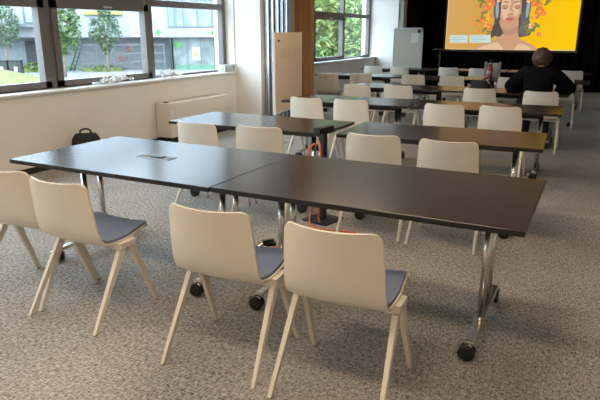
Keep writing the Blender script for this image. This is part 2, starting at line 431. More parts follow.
cable('floor_cable', [(-2.32,3.50,.008),(-2.22,3.47,.008),(-2.14,3.52,.008),(-2.07,3.48,.008),(-1.98,3.52,.008),(-1.88,3.50,.008),(-1.75,3.55,.008)], .008, M['red'], 'red cable lying on the carpet behind the middle table legs')
m = MB(); m.rbox(-.045,.045,-.02,.02,0,.03,.006, M=Matrix.Rotation(.5,4,'Z')); m.rbox(-.012,.012,-.06,.03,.0,.05,.004, M=Matrix.Rotation(-.7,4,'Z'))
tag(m.build('cable_plug', M['caster'], loc=(-2.08,3.56,0)), 'small black plug beside the red cable on the carpet', 'plug')

# ------------------------------------------------------------------ radiator cabinet
r = empty('radiator', (-5.5, 7.2, 0))
y0, y1 = -.74, .74
m = MB(); m.rbox(-.138,.13,y0,y1,.09,.585,.012); m.build('casing', M['rad'], r)
m = MB(); m.rbox(.128,.136,y0+.10,y1-.05,.12,.54,.003); m.build('front_panel', M['rad'], r)
m = MB(); m.rbox(-.10,.09,y0-.006,y0+.004,.13,.53,.003); m.build('side_panel', M['rad'], r)
m = MB()
for k in range(30): m.box(-.09,.08,y0+.08+k*.045,y0+.10+k*.045,.583,.592)
m.build('top_grille', M['radgrille'], r)
m = MB(); m.rbox(-.02,.05,y0+.03,y0+.07,.585,.597,.003); m.build('control_panel', M['blackmat'], r)
m = MB(); m.box(-.12,.11,y0+.03,y1-.03,.0,.09); m.build('plinth', M['blackmat'], r)
tag(r, 'low cream radiator cabinet on the floor against the window wall', 'radiator')

# ------------------------------------------------------------------ backpack
r = empty('backpack', (-5.40, 4.93, 0), math.radians(48))
M['bag'] = noisy(mat('bag_nylon', (.012,.012,.013), .75), (.008,.008,.009), (.02,.02,.022), (40,40,40), 3, .3)
m = MB(); secs = []
for t in range(13):
    a = t/12; z = .02+.37*a
    w = .175*(1-.16*a**3)*(1-max(0,a-.85)*1.2); d = .11*(1-.35*a**2)*(1-max(0,a-.85)*2)
    secs.append([(w*(abs(math.cos(q))**.6)*(1 if math.cos(q) >= 0 else -1), d*(abs(math.sin(q))**.6)*(1 if math.sin(q) >= 0 else -1), z) for q in [2*PI*k/20 for k in range(20)]])
secs.insert(0, [(p[0]*.9, p[1]*.9, 0) for p in secs[0]])
m.loft(secs, smooth=True); m.build('bag_body', M['bag'], r)
m = MB(); m.rbox(-.12,.12,-.145,-.08,.05,.24,.025); m.build('front_pocket', M['bag'], r)
m = MB(); m.tube(catmull([(-.06,0,.375),(-.055,0,.425),(0,0,.445),(.055,0,.425),(.06,0,.375)],5),.011,8); m.build('carry_handle', M['bag'], r)
for s in (-1,1):
    m = MB(); m.tube(catmull([(s*.07,.07,.35),(s*.10,.12,.30),(s*.11,.135,.18),(s*.10,.12,.04)],5),.018,8); m.build('shoulder_strap', M['bag'], r)
tag(r, 'black backpack on the carpet against the wall under the window', 'backpack')

# ------------------------------------------------------------------ partition rails, board, wood panel
r = empty('folding_partition', (-4.91, 8.78, 0))
for k, (x0, x1, yy) in enumerate([(-.225,-.185,-.02),(-.18,-.12,-.04),(-.11,-.05,0),(-.03,.03,.03),(.055,.10,.05),(.125,.17,.07),(.19,.23,.09)]):
    m = MB(); m.rbox(x0, x1, yy-.08, yy+.06, .0, CH-.01, .004, mi=0); m.box(x0+.012, x0+.022, yy-.083, yy-.079, .0, CH-.012, mi=1)
    m.build('partition_leaf', [M['alu'], M['aludark']], r)
m = MB(); m.box(-.22,.225,.0,.13,0,CH-.02); m.build('partition_core', M['aludark'], r)
tag(r, 'stacked aluminium edges of a folding partition beside the white pier', 'partition')

bd = Vector((-.146,.989,0)).normalized(); ang = math.atan2(bd.y, bd.x)
BL = 1.12
r = empty('mobile_board', (-4.10, 7.20, 0), ang)
m = MB(); m.rbox(0,BL,-.018,.018,.44,1.545,.006); m.build('board_panel', M['board'], r)
m = MB(); m.rbox(-.022,0,-.022,.022,.42,1.55,.004); m.rbox(BL,BL+.022,-.022,.022,.42,1.55,.004); m.rbox(0,BL,-.022,.022,.422,.44,.003)
m.build('board_frame', M['white'], r)
for x in (.05, BL-.05):
    m = MB(); m.rbox(x-.02,x+.02,-.015,.015,.05,.43,.004); m.rbox(x-.02,x+.02,-.26,.26,.0,.05,.004); m.build('stand_foot', M['grey'], r)
m = MB(); m.rbox(.10,.17,-.026,-.017,1.42,1.445,.003); m.build('magnet', M['black'], r)
tag(r, 'cream mobile board with faint writing, between the partition rails and the wood panel', 'board')
fnt = None
def text_mesh(name, body, size, m, parent, mtx, ext=.002, bold=0):
    cu = bpy.data.curves.new(name, 'FONT'); cu.body = body; cu.size = size; cu.extrude = ext; cu.offset = bold; cu.space_character = 1.12 if bold else 1; cu.align_x = 'CENTER'; cu.align_y = 'CENTER'
    o = bpy.data.objects.new(name, cu); C.objects.link(o)
    dg = bpy.context.evaluated_depsgraph_get(); me = bpy.data.meshes.new_from_object(o.evaluated_get(dg))
    bpy.data.objects.remove(o); me.materials.clear(); me.materials.append(m)
    q = bpy.data.objects.new(name, me); C.objects.link(q); q.parent = parent; q.matrix_local = mtx; return q
M['faint'] = mat('faint_marker', (.70,.55,.43), .6)
text_mesh('handwriting', '18:312', .19, M['faint'], r, Matrix.Translation((.50,-.0195,1.25)) @ Matrix.Rotation(PI/2,4,'X') @ Matrix.Diagonal((1.5,1,1,1)), .0005)

m = MB(); m.rbox(-5.64,-4.885,9.98,10.10,0,CH-.01,.004)
tag(m.build('wood_panel', M['wood']), 'tall brown wood veneer panel between the mobile board and the far window', 'panel')

# ------------------------------------------------------------------ sill things
def tangle(x, y, z, s, lab, seed):
    rnd = random.Random(seed); m = MB()
    for j in range(7):
        pts = []; cx, cyy = rnd.uniform(-.25,.25)*s, 0
        for k in range(14):
            a = k*.9+j; rr = (.05+.04*rnd.random())
            pts.append((rnd.uniform(-.02,.02)+rr*.45*math.cos(a), cyy+cx+(k/14-.5)*s*.7+rr*math.sin(a)*1.2, .008+abs(math.sin(a*1.3+j))*(.12 if j<3 else .06)*(1-abs(k/14-.5)*1.4)))
        m.tube(catmull(pts,4), .0065, 6)
    o = m.build('cable_tangle', M['white'], loc=(x, y, z)); return tag(o, lab, 'cable tangle')
ZS = SZ+.028
tangle(-5.71, 5.80, ZS, .55, 'white cable tangle on the sill below the middle opening window', 3)
tangle(-5.71, 6.90, ZS, .40, 'white cable tangle on the sill at the mullion before the third pane', 9)
r = empty('grey_box', (-5.715, 8.40, ZS), 0)
m = MB(); m.rbox(-.075,.075,-.15,.15,0,.115,.008); m.build('box_body', M['grey'], r)
m = MB(); m.lathe([(.012,.0),(.012,.006)], (.075,.09,.06), 'x', 12); m.lathe([(.012,-.006),(.012,0)], (.03,-.15,.05), 'y', 12); m.build('knob', M['caster'], r)
tag(r, 'small grey box at the far end of the window sill by the pier', 'box')
m = MB(); m.rbox(-.06,.06,-.2,.2,0,.05,.015); m.rbox(-.04,.04,-.10,.12,.05,.075,.01)
tag(m.build('small_case', M['caster'], loc=(-5.72,14.9,ZS)), 'small black case lying on the far window sill', 'case')

# ------------------------------------------------------------------ things on the far tables
r = empty('desk_stand', (-1.56, 9.12, TH))
m = MB(); secs = []
for t in range(7):
    a = t/6; z = .12*a; w = .145*(1-.35*a*a); d = .07*(1-.4*a*a)
    secs.append([(w*math.cos(q)*(1+.08*math.sin(3*q+t)), d*math.sin(q)*(1+.1*math.cos(2*q)), z) for q in [2*PI*k/18 for k in range(18)]])
m.loft(secs, smooth=True); tag(m.build('soft_bag', M['bag'], loc=(-1.62, 9.02, TH)), 'dark soft bag lying on the fourth row table left of the person', 'bag')
m = MB(); m.lathe([(.055,0),(.055,.008),(.012,.02)], (0,0,0), n=20); m.build('stand_foot', M['blackmat'], r)
m = MB(); m.tube([(0,0,.01),(0,0,.40)], .009, 10); m.tube([(0,0,.37),(-.015,-.01,.40),(-.04,-.02,.405)], .010, 8); m.build('stand_rod', M['blackmat'], r)
r.location = (-1.50, 9.16, TH); tag(r, 'thin black upright stand on the fourth row table beside the dark bag', 'stand')
r = empty('bottle', (-1.87, 11.25, TH))
m = MB(); m.lathe([(.052,0),(.055,.01),(.055,.16),(.045,.19),(.018,.225)], n=20); m.build('bottle_body', mat('red_bottle', (.45,.09,.06), .4), r)
m = MB(); m.lathe([(.019,.225),(.019,.25)], n=14); m.build('cap', M['caster'], r)
m = MB(); m.lathe([(.0555,.05),(.0555,.13)], n=20); m.build('label_band', mat('pale_band', (.55,.40,.36), .5), r)
tag(r, 'red bottle standing on the fifth row table before the grey box', 'bottle')
r = empty('document_box', (-1.85, 11.42, TH))
m = MB(); m.rbox(-.14,-.115,-.05,.05,0,.28,.003); m.rbox(.115,.14,-.05,.05,0,.28,.003); m.rbox(-.115,.115,-.05,.05,.0,.02,.003); m.rbox(-.115,.115,.035,.05,.02,.25,.003); m.build('box_body', M['grey'], r)
m = MB(); m.rbox(-.08,.10,-.03,.03,.02,.26,.003); m.build('papers', mat('paper', (.55,.52,.48), .8), r)
tag(r, 'grey open document box standing on the fifth row table behind the red bottle', 'box')

# ------------------------------------------------------------------ flip chart and floor stand
r = empty('flip_chart', (-4.43, 14.5, 0), math.radians(4))
m = MB(); m.rbox(-.35,.35,-.015,.015,.72,1.62,.01); m.build('board_panel', M['flip'], r)
m = MB(); m.rbox(-.365,-.35,-.02,.02,.70,1.63,.004); m.rbox(.35,.365,-.02,.02,.70,1.63,.004); m.rbox(-.35,.35,-.02,.02,.70,.72,.004); m.rbox(-.35,.35,-.03,.02,1.62,1.65,.004); m.rbox(-.30,.30,-.06,-.015,.70,.715,.003); m.build('board_frame', M['grey'], r)
m = MB(); m.lathe([(.045,-.03),(.045,-.016)], (.27,0,1.57), 'y', 18); m.build('magnet', M['caster'], r)
m = MB(); m.rbox(-.30,-.24,-.022,-.016,1.55,1.58,.002); m.rbox(-.19,-.12,-.022,-.016,1.55,1.575,.002); m.build('clip', M['grey'], r)
m = MB(); m.rbox(.08,.26,-.019,-.0155,1.30,1.52,.001); m.build('paper_note', mat('note', (.56,.54,.50), .8), r)
for (x0, y0, x1, y1) in ((-.30,.0,-.36,-.18),(.30,.0,.36,-.18),(0,.05,0,.5)):
    m = MB(); m.tube([(x0,y0+.02,.80),(x1,y1,.012)], .014, 8); m.tube([(x0,y0+.02,.8),(x0,y0+.02,1.2)], .014, 8); m.build('leg', M['grey'], r)
tag(r, 'grey flip chart board with a round black magnet, before the black curtain', 'flip chart')
r = empty('floor_stand', (-3.86, 15.5, 0))
m = MB(); m.rbox(-.19,.19,-.14,.14,1.10,1.125,.004, M=Matrix.Translation((0,0,0))); m.build('stand_top', M['blackmat'], r)
m = MB(); m.tube([(0,0,.03),(0,0,1.10)], .02, 10); m.rbox(-.05,.02,-.03,.03,.92,.97,.004); m.build('stand_rod', M['blackmat'], r)
m = MB(); m.lathe([(.19,0),(.19,.015),(.03,.03)], n=24); m.build('base_plate', M['blackmat'], r)
tag(r, 'black floor stand with a small flat top left of the screen', 'stand')

# ------------------------------------------------------------------ black curtain
def curtain(name, p0, p1, lab):
    p0 = Vector((*p0,0)); p1 = Vector((*p1,0)); d = p1-p0; Lc = d.length; d.normalize(); n = Vector((-d.y, d.x, 0))
    m = MB(); k = int(Lc/.04); vs = []; fs = []
    for j in range(k+1):
        s = j*Lc/k; w = .035*math.sin(s*2*PI/.24)+.01*math.sin(s*7.3)
        for z in (.02, CH-.02): 
            q = p0+d*s+n*w; vs.append((q.x, q.y, z))
    for j in range(k): fs.append((2*j, 2*j+2, 2*j+3, 2*j+1))
    m.add(vs, fs, 0, True); o = m.build(name, M['curtain']); so = o.modifiers.new('s','SOLIDIFY'); so.thickness = .006
    return tag(o, lab, 'curtain')
curtain('stage_curtain', (-4.95,17.38), (4.3,17.38), 'black curtain hanging across the far wall behind the screen')
curtain('stage_curtain', (-4.97,16.10), (-4.97,17.3), 'short black curtain at the left side of the stage behind the flip chart')

# ------------------------------------------------------------------ projection screen
SY = 17.20
def emat(name, col, s=1.0):
    m = mat(name, (.02,.02,.02), .9, spec=.0, emis=col, es=s); return m
def screen_bg():
    m = mat('screen_background', (.02,.02,.02), .9, spec=0); nt = m.node_tree; N = nt.nodes; L = nt.links; b = N['Principled BSDF']
    tc = N.new('ShaderNodeTexCoord'); sp = N.new('ShaderNodeSeparateXYZ'); mr = N.new('ShaderNodeMapRange'); cr = N.new('ShaderNodeValToRGB')
    mr.inputs[1].default_value = -1.7; mr.inputs[2].default_value = 1.7
    L.new(tc.outputs['Object'], sp.inputs[0]); L.new(sp.outputs[0], mr.inputs[0]); L.new(mr.outputs[0], cr.inputs[0])
    e = cr.color_ramp.elements; e[0].position = 0; e[0].color = (.68,.39,.12,1); e[1].position = 1; e[1].color = (.98,.60,.0,1)
    k = e.new(.30); k.color = (.66,.36,.07,1); k = e.new(.62); k.color = (.93,.52,.01,1)
    L.new(cr.outputs[0], b.inputs['Emission Color']); b.inputs['Emission Strength'].default_value = 1.0
    return m
r = empty('projection_screen', (-2.45, SY, 1.075))
SW, SH = 3.40, 1.95
m = MB(); m.rbox(-SW/2-.06, SW/2+.06, .0, .04, -.06, SH+.06, .005); m.build('screen_frame', M['blackmat'], r)
im = MB(); mats = [screen_bg()]
def cidx(col, s=1.0):
    mats.append(emat('screen_tone', col, s)); return len(mats)-1
im.box(-SW/2, SW/2, -.004, .0, 0, SH, 0)
lay = [0.0046]
def poly(pts, mi, dy=None):
    lay[0] += .00025; y = -lay[0]
    im.add([(x, y, z) for x, z in pts], [list(range(len(pts)))], mi)
def ell(cx, cz, rx, rz, mi, rot=0, n=24):
    poly([(cx+rx*math.cos(a)*math.cos(rot)-rz*math.sin(a)*math.sin(rot), cz+rx*math.cos(a)*math.sin(rot)+rz*math.sin(a)*math.cos(rot)) for a in [2*PI*k/n for k in range(n)]], mi)
S = 3.40/130.0     # screen metres per photo pixel across the projected picture
def P2(px, py): return ((px-508)*S-.03, (50-py)*S)
def pp(L, mi): poly([P2(*q) for q in L], mi)
def pe(px, py, rx, ry, mi, rot=0): c = P2(px, py); ell(c[0], c[1], rx*S, ry*S, mi, rot)
hair = cidx((.10,.085,.075)); hair2 = cidx((.17,.15,.13)); skin = cidx((.62,.34,.20)); skl = cidx((.80,.52,.33)); sks = cidx((.40,.20,.12))
lip = cidx((.48,.16,.12)); brow = cidx((.13,.07,.05)); lid = cidx((.56,.27,.18)); mid = cidx((.53,.28,.17)); cup = cidx((.33,.42,.44)); cupd = cidx((.10,.12,.13))
orange = cidx((.90,.22,.05)); coral = cidx((.80,.20,.10)); yel = cidx((.95,.50,.03)); leaf = cidx((.22,.24,.06)); whi = cidx((.80,.72,.50)); pan = cidx((.60,.75,.68)); ptx = cidx((.25,.42,.50))
edge = cidx((.85,.62,.28))
# thin bright rim of the picture
poly([(-SW/2,0),(SW/2,0),(SW/2,.02),(-SW/2,.02)], edge); poly([(-SW/2,0),(-SW/2+.02,0),(-SW/2+.02,SH),(-SW/2,SH)], edge)
# hair, shoulders, neck, face
pp([(496,-14),(504,-21),(514,-21),(523,-14),(527,0),(528,20),(532,30),(530,35),(522,37),(508,38),(497,35),(492,38),(491,33),(494,22),(492,0)], hair)
pp([(474,49.6),(480,45.5),(490,42),(499,38.5),(519,38.5),(526,41),(534,45),(540,49.6)], skin)
pp([(499,20),(518,20),(518.5,33),(521,40),(514,49.6),(500,49.6),(496,41),(499,33)], skin)
pp([(499,26),(509,30),(518,25),(518,31),(511,36),(501,34)], mid)
pp([(484,46),(499,42),(506,49.6),(478,49.6)], skl); pp([(520,43),(528,45),(535,49.6),(516,49.6)], skl)
pp([(499,-8),(508,-12),(517,-8),(520,2),(519.5,12),(517,21),(512.5,27),(508.5,28.5),(504.5,27),(500,21),(498,12),(497.5,2)], skin)
pp([(501,-5),(507,-9),(509,4),(507,16),(503,20),(500,12),(499,3)], skl)
pp([(512,-4),(516,-3),(518,6),(517,14),(513,17),(511,10)], skl)
pp([(500.5,2.8),(503,1.2),(506.5,2.4),(506,3.2),(503,2.2)], brow); pp([(511.5,2.4),(515,1.2),(518,2.6),(515,2.2),(512,3.2)], brow)
pe(503.3,6.6,3.0,1.9,lid); pe(515.4,6.6,3.0,1.9,lid)
pp([(500.2,7.2),(502,8.3),(504.4,8.4),(506.4,7.4),(504.6,9.1),(502,9.1)], brow); pp([(512.4,7.4),(514.2,8.4),(516.6,8.3),(518.6,7.2),(516.8,9.1),(514.2,9.1)], brow)
pp([(508.2,5),(509,5),(510.2,13),(508.8,14.6),(506.8,13.9),(508.4,12)], mid); pe(507.3,14,.7,.4,sks); pe(510.6,14,.7,.4,sks); pe(509.0,12.2,1.4,1.2,skl)
pp([(504.4,18.8),(507.4,17.3),(509,17.9),(510.6,17.3),(513.6,18.7),(511,20.8),(507,20.8)], lip); pp([(506,20.2),(512,20.2),(510.5,22),(507.6,22)], coral)
pp([(496,-10),(501,-12),(499.6,-4),(499.2,6),(499.6,14),(497,16)], hair); pp([(516,-12),(522,-10),(522,14),(519.6,14),(519.4,4)], hair)
pp([(497,15),(499.5,24),(504,33),(500,37),(494,35),(493,26)], hair); pp([(519,13),(520.5,22),(519,33),(524,37),(531,33),(528,22),(525,10)], hair2)
# headphones
for q in ((495.3,10,3.2,10.5,.05),(525.2,10,3.2,10.5,-.05)):
    pe(q[0],q[1],q[2],q[3],cupd,q[4]); pe(q[0]+.4,q[1],1.6,8.5,cup,q[4])
# flowers and leaves round the head
rf = random.Random(5)
def flower(px, py, rr, mi):
    for k in range(7):
        a = 2*PI*k/7+rf.random(); pe(px+rr*.55*math.cos(a), py+rr*.55*math.sin(a), rr*.52, rr*.36, mi if k % 3 else (coral if mi != coral else orange), -a)
    pe(px, py, rr*.3, rr*.3, yel)
for (px, py) in ((484,14),(481,20),(486,32),(488,-2),(533,26),(534,6),(541,2),(487,-12),(530,-14),(478,2),(538,-6),(528,28)):
    for k in range(4):
        a = rf.uniform(0,2*PI); pe(px+3*math.cos(a), py+3*math.sin(a), 3.2, 1.2, leaf, a)
for f in ((488,4,5.5,orange),(484,8,3.5,coral),(488,16,4.2,yel),(482,21,3.4,coral),(489,27,4.0,orange),(485.5,24,3,yel),(487,-8,5,coral),(493,-14,5,yel),(500,-19,5,orange),(508,-22,4.5,whi),(516,-20,5,coral),(524,-15,5.5,orange),
          (530,-5,5,coral),(531,4,3.6,orange),(526,1,2.6,whi),(537,12,4.6,coral),(533,18,3.8,yel),(540,-1,3.6,yel),(537,6,2.8,orange),(497,0,2.6,whi),(504,-3,2.4,whi),(530,26,2.6,whi),(539,34,2.4,coral),(541,14,2.5,orange),(476,24,1.8,coral),(479,30,1.6,orange),(474,16,1.3,coral),(484,36,1.6,coral)):
    flower(*f)
# caption panels with lines too small to read
pp([(449,35),(468,35),(468.5,43),(449.5,43)], pan); pp([(470,35),(491.5,34.6),(492.5,42.6),(470.5,43)], pan)
for (a, c, y) in ((451,465,37),(452,467,39),(452,460,41),(472,484,36.6),(472,489,38.8),(473,482,41)):
    for k in range(int((c-a)/1.6)):
        pp([(a+k*1.6,y),(a+k*1.6+1.1,y),(a+k*1.6+1.1,y+.7),(a+k*1.6,y+.7)], ptx)
so = im.build('screen_picture', mats, r)
so['label'] = 'yellow picture of a woman with flowers and headphones'
tag(r, 'large lit screen with a yellow picture of a woman wearing headphones and flowers', 'screen')

# ------------------------------------------------------------------ person
def skin_mesh(name, verts, edges, radii, m, parent, root=0, sub=2, flat=None):
    me = bpy.data.meshes.new(name); me.from_pydata([Vector(v) for v in verts], edges, [])
    o = bpy.data.objects.new(name, me); C.objects.link(o)
    sk = o.modifiers.new('skin', 'SKIN'); sk.use_smooth_shade = True
    for i, r_ in enumerate(radii):
        rr = r_ if isinstance(r_, tuple) else (r_, r_)
        me.skin_vertices[0].data[i].radius = rr
    for i in range(len(verts)): me.skin_vertices[0].data[i].use_root = (i == root)
    su = o.modifiers.new('sub', 'SUBSURF'); su.levels = sub; su.render_levels = sub
    dg = bpy.context.evaluated_depsgraph_get(); me2 = bpy.data.meshes.new_from_object(o.evaluated_get(dg))
    bpy.data.objects.remove(o)
    me2.materials.clear(); me2.materials.append(m)
    for p in me2.polygons: p.use_smooth = True; p.material_index = 0
    q = bpy.data.objects.new(name, me2); C.objects.link(q); q.parent = parent; return q
M['skin'] = mat('skin', (.55,.33,.24), .5); M['jacket'] = noisy(mat('black_cloth', (.006,.006,.008), .95, spec=.05), (.004,.004,.006), (.009,.009,.012), (30,30,30), 3, .2)
M['hair'] = noisy(mat('brown_hair', (.09,.045,.025), .5), (.045,.022,.013), (.13,.066,.036), (60,60,6), 4, .4)
M['trouser'] = mat('dark_trouser', (.015,.015,.02), .9)
pr = empty('person', (-.775, 8.60, 0), 0)
# trunk, head, arms and legs as one skin-grown body; local +Y faces the table
VZ = []; ED = []; RD = []
def jv(p, r_, link=None):
    VZ.append(p); RD.append(r_)
    if link is not None: ED.append((link, len(VZ)-1))
    return len(VZ)-1
pel = jv((0,-.10,.56), (.165,.125))
w1 = jv((0,-.085,.70), (.155,.115), pel); ch = jv((0,-.03,.86), (.185,.125), w1); ub = jv((0,.03,.985), (.165,.11), ch); nk = jv((0,.075,1.065), (.062,.062), ub)
nk2 = jv((0,.10,1.12), .055, nk); hd = jv((0,.125,1.20), (.078,.088), nk2); hd2 = jv((0,.13,1.26), (.070,.08), hd)
for s in (-1,1):
    sh = jv((s*.17,.03,1.01), .078, ub); s2 = jv((s*.25,.05,.945), .070, sh); el = jv((s*.41,.17,.80), .052, s2); 
    fa = jv((s*.36,.26,.785), .044, el); wr = jv((s*.20,.38,.775), .030, fa); pa = jv((s*.145,.43,.772), (.036,.016), wr); 
    hp = jv((s*.09,-.03,.545), .095, pel); kn = jv((s*.13,.30,.53), .066, hp); cf = jv((s*.14,.33,.33), .055, kn); an = jv((s*.13,.26,.09), .036, cf); ft = jv((s*.14,.38,.045), (.042,.034), an)
skin_mesh('body', VZ, ED, RD, M['skin'], pr)
def offset_chain(name, idxs, edges, grow, m, sub=2, root=0):
    vs = [VZ[i] for i in idxs]; mp = {j: k for k, j in enumerate(idxs)}
    es = [(mp[a], mp[c]) for a, c in edges]
    rs = [tuple(q+grow for q in (RD[i] if isinstance(RD[i], tuple) else (RD[i], RD[i]))) for i in idxs]
    return skin_mesh(name, vs, es, rs, m, pr, mp.get(root, 0), sub)
# indices: 0 pel 1 w1 2 ch 3 ub 4 nk 5 nk2 6 hd 7 hd2 | 8 sh 9 s2 10 el 11 fa 12 wr 13 pa 14 hp 15 kn 16 cf 17 an 18 ft | 19..
jk = [0,1,2,3,4,8,9,10,11,12,19,20,21,22,23]
je = [(0,1),(1,2),(2,3),(3,4),(3,8),(8,9),(9,10),(10,11),(11,12),(3,19),(19,20),(20,21),(21,22),(22,23)]
offset_chain('jacket', jk, je, .034, M['jacket'])
tr = [0,14,15,16,17,25,26,27,28]; te = [(0,14),(14,15),(15,16),(16,17),(0,25),(25,26),(26,27),(27,28)]
offset_chain('trousers', tr, te, .010, M['trouser'])
for s, a, f in ((-1,17,18),(1,28,29)):
    m = MB(); c0 = VZ[f]; secs = []
    for yy, w, h in ((-.13,.030,.05),(-.10,.040,.075),(-.02,.043,.07),(.06,.048,.055),(.11,.04,.04),(.13,.02,.025)):
        secs.append([(c0[0]+w*math.cos(q), c0[1]-.03+yy, max(.0, .0+h*(.5+.5*math.sin(q))*1.3)) for q in [2*PI*k/14 for k in range(14)]])
    m.loft(secs, smooth=True); m.build('shoe', M['caster'], pr)
# fingers: each its own short chain rooted in the palm, joined to one mesh per hand
for s in (-1,1):
    px, py, pz = s*.135, .445, .770
    dirx = -s*.62; diry = .78
    for k, (off, ln) in enumerate(((-.026,.068),(-.009,.078),(.009,.073),(.025,.058))):
        bx = px+off*diry*s; by = py-off*dirx*s
        d = Vector((dirx, diry, 0)).normalized()
        P = [Vector((bx,by,pz)), Vector((bx,by,pz+.004))+d*ln*.45, Vector((bx,by,pz-.004))+d*ln*.75, Vector((bx,by,pz-.016))+d*ln]
        skin_mesh('finger', P, [(0,1),(1,2),(2,3)], [.0085,.008,.0075,.0065], M['skin'], pr, 0, 1)
    d = Vector((-s*.95,.15,-.05)).normalized(); b0 = Vector((px-s*.02, py-.035, pz))
    skin_mesh('thumb', [b0, b0+d*.03, b0+d*.055+Vector((0,.012,0))], [(0,1),(1,2)], [.010,.009,.0075], M['skin'], pr, 0, 1)
# face details (turned away from the camera)
m = MB(); hc = Vector((0,.13,1.205))
m.loft([[(x*w, .205+d_, z) for x, d_ in ((-1,0),(-.4,.012),(0,.02),(.4,.012),(1,0),(0,-.02))] for z, w in ((1.165,.012),(1.18,.018),(1.215,.008))], smooth=True); m.build('nose', M['skin'], pr)
for s in (-1,1):
    m = MB(); m.lathe([(.002,-.006),(.011,-.002),(.012,.002),(.002,.006)], (s*.03,.207,1.215), 'y', 12); m.build('eye', mat('eye_white', (.7,.7,.7), .3), pr)
    m = MB(); m.lathe([(.006,-.008),(.022,-.004),(.022,.006),(.006,.008)], (s*.088,.12,1.195), 'x', 12); m.build('ear', M['skin'], pr)
m = MB(); m.rbox(-.022,.022,.198,.210,1.138,1.148,.003); m.build('mouth', mat('lips', (.42,.15,.13), .5), pr)
# hair: bob shell over the back and the sides
m = MB(); vs = []; fs = []; NU, NV = 40, 22
for i in range(NV+1):
    for j in range(NU):
        th = PI*i/NV*.86; ph = 2*PI*j/NU
        x = math.sin(th)*math.cos(ph); y = math.sin(th)*math.sin(ph); z = math.cos(th)
        front = max(0, y)
        R_ = Vector((.125*x, .125*y, .125*z if z > 0 else .145*z))
        if z < .35: R_.y = min(R_.y, -.012+.075*max(0,z)*2.8)
        wv = 1+.10*noise.noise(Vector((x*4, y*4, z*2)))+.03*math.sin(ph*13+3*z)
        R_ *= wv; R_.z -= .0; R_.x *= 1+.05*math.sin(ph*9+th*5)
        vs.append((R_.x, .118+R_.y, 1.222+R_.z))
for i in range(NV):
    for j in range(NU): fs.append((i*NU+j, i*NU+(j+1)%NU, (i+1)*NU+(j+1)%NU, (i+1)*NU+j))
fs.append([NV*NU+j for j in range(NU)])
m.add(vs, fs, 0, True); m.build('hair', M['hair'], pr)
tag(pr, 'person in a black jacket with short brown hair, seen from behind leaning on the table', 'person')

# ------------------------------------------------------------------ outside
GZ = -1.3
M['paving'] = noisy(mat('paving', (.45,.45,.45), .9), (.18,.18,.185), (.25,.25,.25), (1,1,1), 4)
m = MB(); m.box(-120, XO-.02, -60, 140, GZ-.2, GZ); tag(struct(m.build('ground', M['paving'])))
M['grass'] = noisy(mat('grass', (.20,.27,.08), .95), (.07,.11,.03), (.22,.25,.08), (6,6,6), 5, .5)
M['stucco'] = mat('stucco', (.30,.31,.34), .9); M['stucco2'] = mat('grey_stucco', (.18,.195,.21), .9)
M['winglass'] = noisy(mat('window_blue', (.38,.46,.58), .25), (.12,.16,.22), (.27,.32,.38), (1.6,1.6,.4), 3)
M['shop'] = noisy(mat('shop_glass', (.30,.34,.35), .3), (.10,.125,.13), (.22,.25,.255), (1.2,1.2,1.2), 4)
M['green'] = mat('sign_green', (.06,.28,.05), .6); M['signw'] = mat('sign_white', (.52,.54,.53), .6); M['greens'] = mat('shop_green', (.10,.24,.15), .6)
M['extdark'] = mat('dark_metal_outside', (.03,.032,.035), .6); M['rail'] = mat('rail_grey', (.13,.14,.15), .6)
M['poster'] = mat('poster_yellow', (.32,.28,.08), .6)
fr = empty('pharmacy_building', (-34.59, 33.63, 0), math.atan2(.6,.8))   # local +X runs along the facade, local -Y faces the room
def fbox(b, x0, x1, z0, z1, d0=-.1, d1=.05, mi=0): b.box(x0, x1, d0, d1, z0, z1, mi)
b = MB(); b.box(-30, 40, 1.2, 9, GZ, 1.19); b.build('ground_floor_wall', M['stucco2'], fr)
b = MB(); b.box(-30, 40, 0, 9, 1.19, 12); b.build('upper_wall', M['stucco'], fr)
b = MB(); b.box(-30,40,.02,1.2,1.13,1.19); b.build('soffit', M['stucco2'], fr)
def fwin(x0, x1, z0, z1, nb, name='window'):
    w = MB(); w.box(x0, x1, -.04, .02, z0, z1); o = w.build(name, M['winglass'], fr)
    p = MB(); k = .06
    p.box(x0-k, x0, -.1, .02, z0-k, z1+k); p.box(x1, x1+k, -.1, .02, z0-k, z1+k); p.box(x0,x1,-.1,.02,z0-k,z0); p.box(x0,x1,-.1,.02,z1,z1+k)
    for q in range(1, nb): xx = x0+(x1-x0)*q/nb; p.box(xx-.035, xx+.035, -.1, .02, z0, z1)
    p.build('window_frame', M['rail'], o)
fwin(5.4, 12.0, 1.98, 3.9, 6); fwin(-5.0, -4.4, 2.25, 3.7, 1); fwin(-14, -12.6, 2.2, 3.7, 2); fwin(14.5,19,1.98,3.9,4)
b = MB(); b.box(-5.45,-4.2,-.8,0,1.88,2.12); b.build('balcony', M['stucco2'], fr)
b = MB(); b.box(-.8,2.0,-.25,0,2.80,3.05); b.build('awning', M['poster'], fr)
b = MB(); b.box(5.35,5.52,.05,1.2,GZ,1.13); b.build('pillar', M['extdark'], fr)
b = MB(); b.box(-5.5,-4.6,1.1,1.2,GZ,.9); b.build('entrance_door', M['extdark'], fr)
b = MB(); b.box(5.6,16,.5,.6,GZ,1.13); sw = b.build('shop_window', M['shop'], fr)
b = MB()
for xx in (6.7,7.75,8.8,9.9,11,12): b.box(xx-.04,xx+.04,.44,.5,GZ,1.13)
b.build('window_frame', M['rail'], sw)
b = MB(); b.box(5.7,9.6,.44,.5,GZ,-.98); b.build('green_decal', M['greens'], sw)
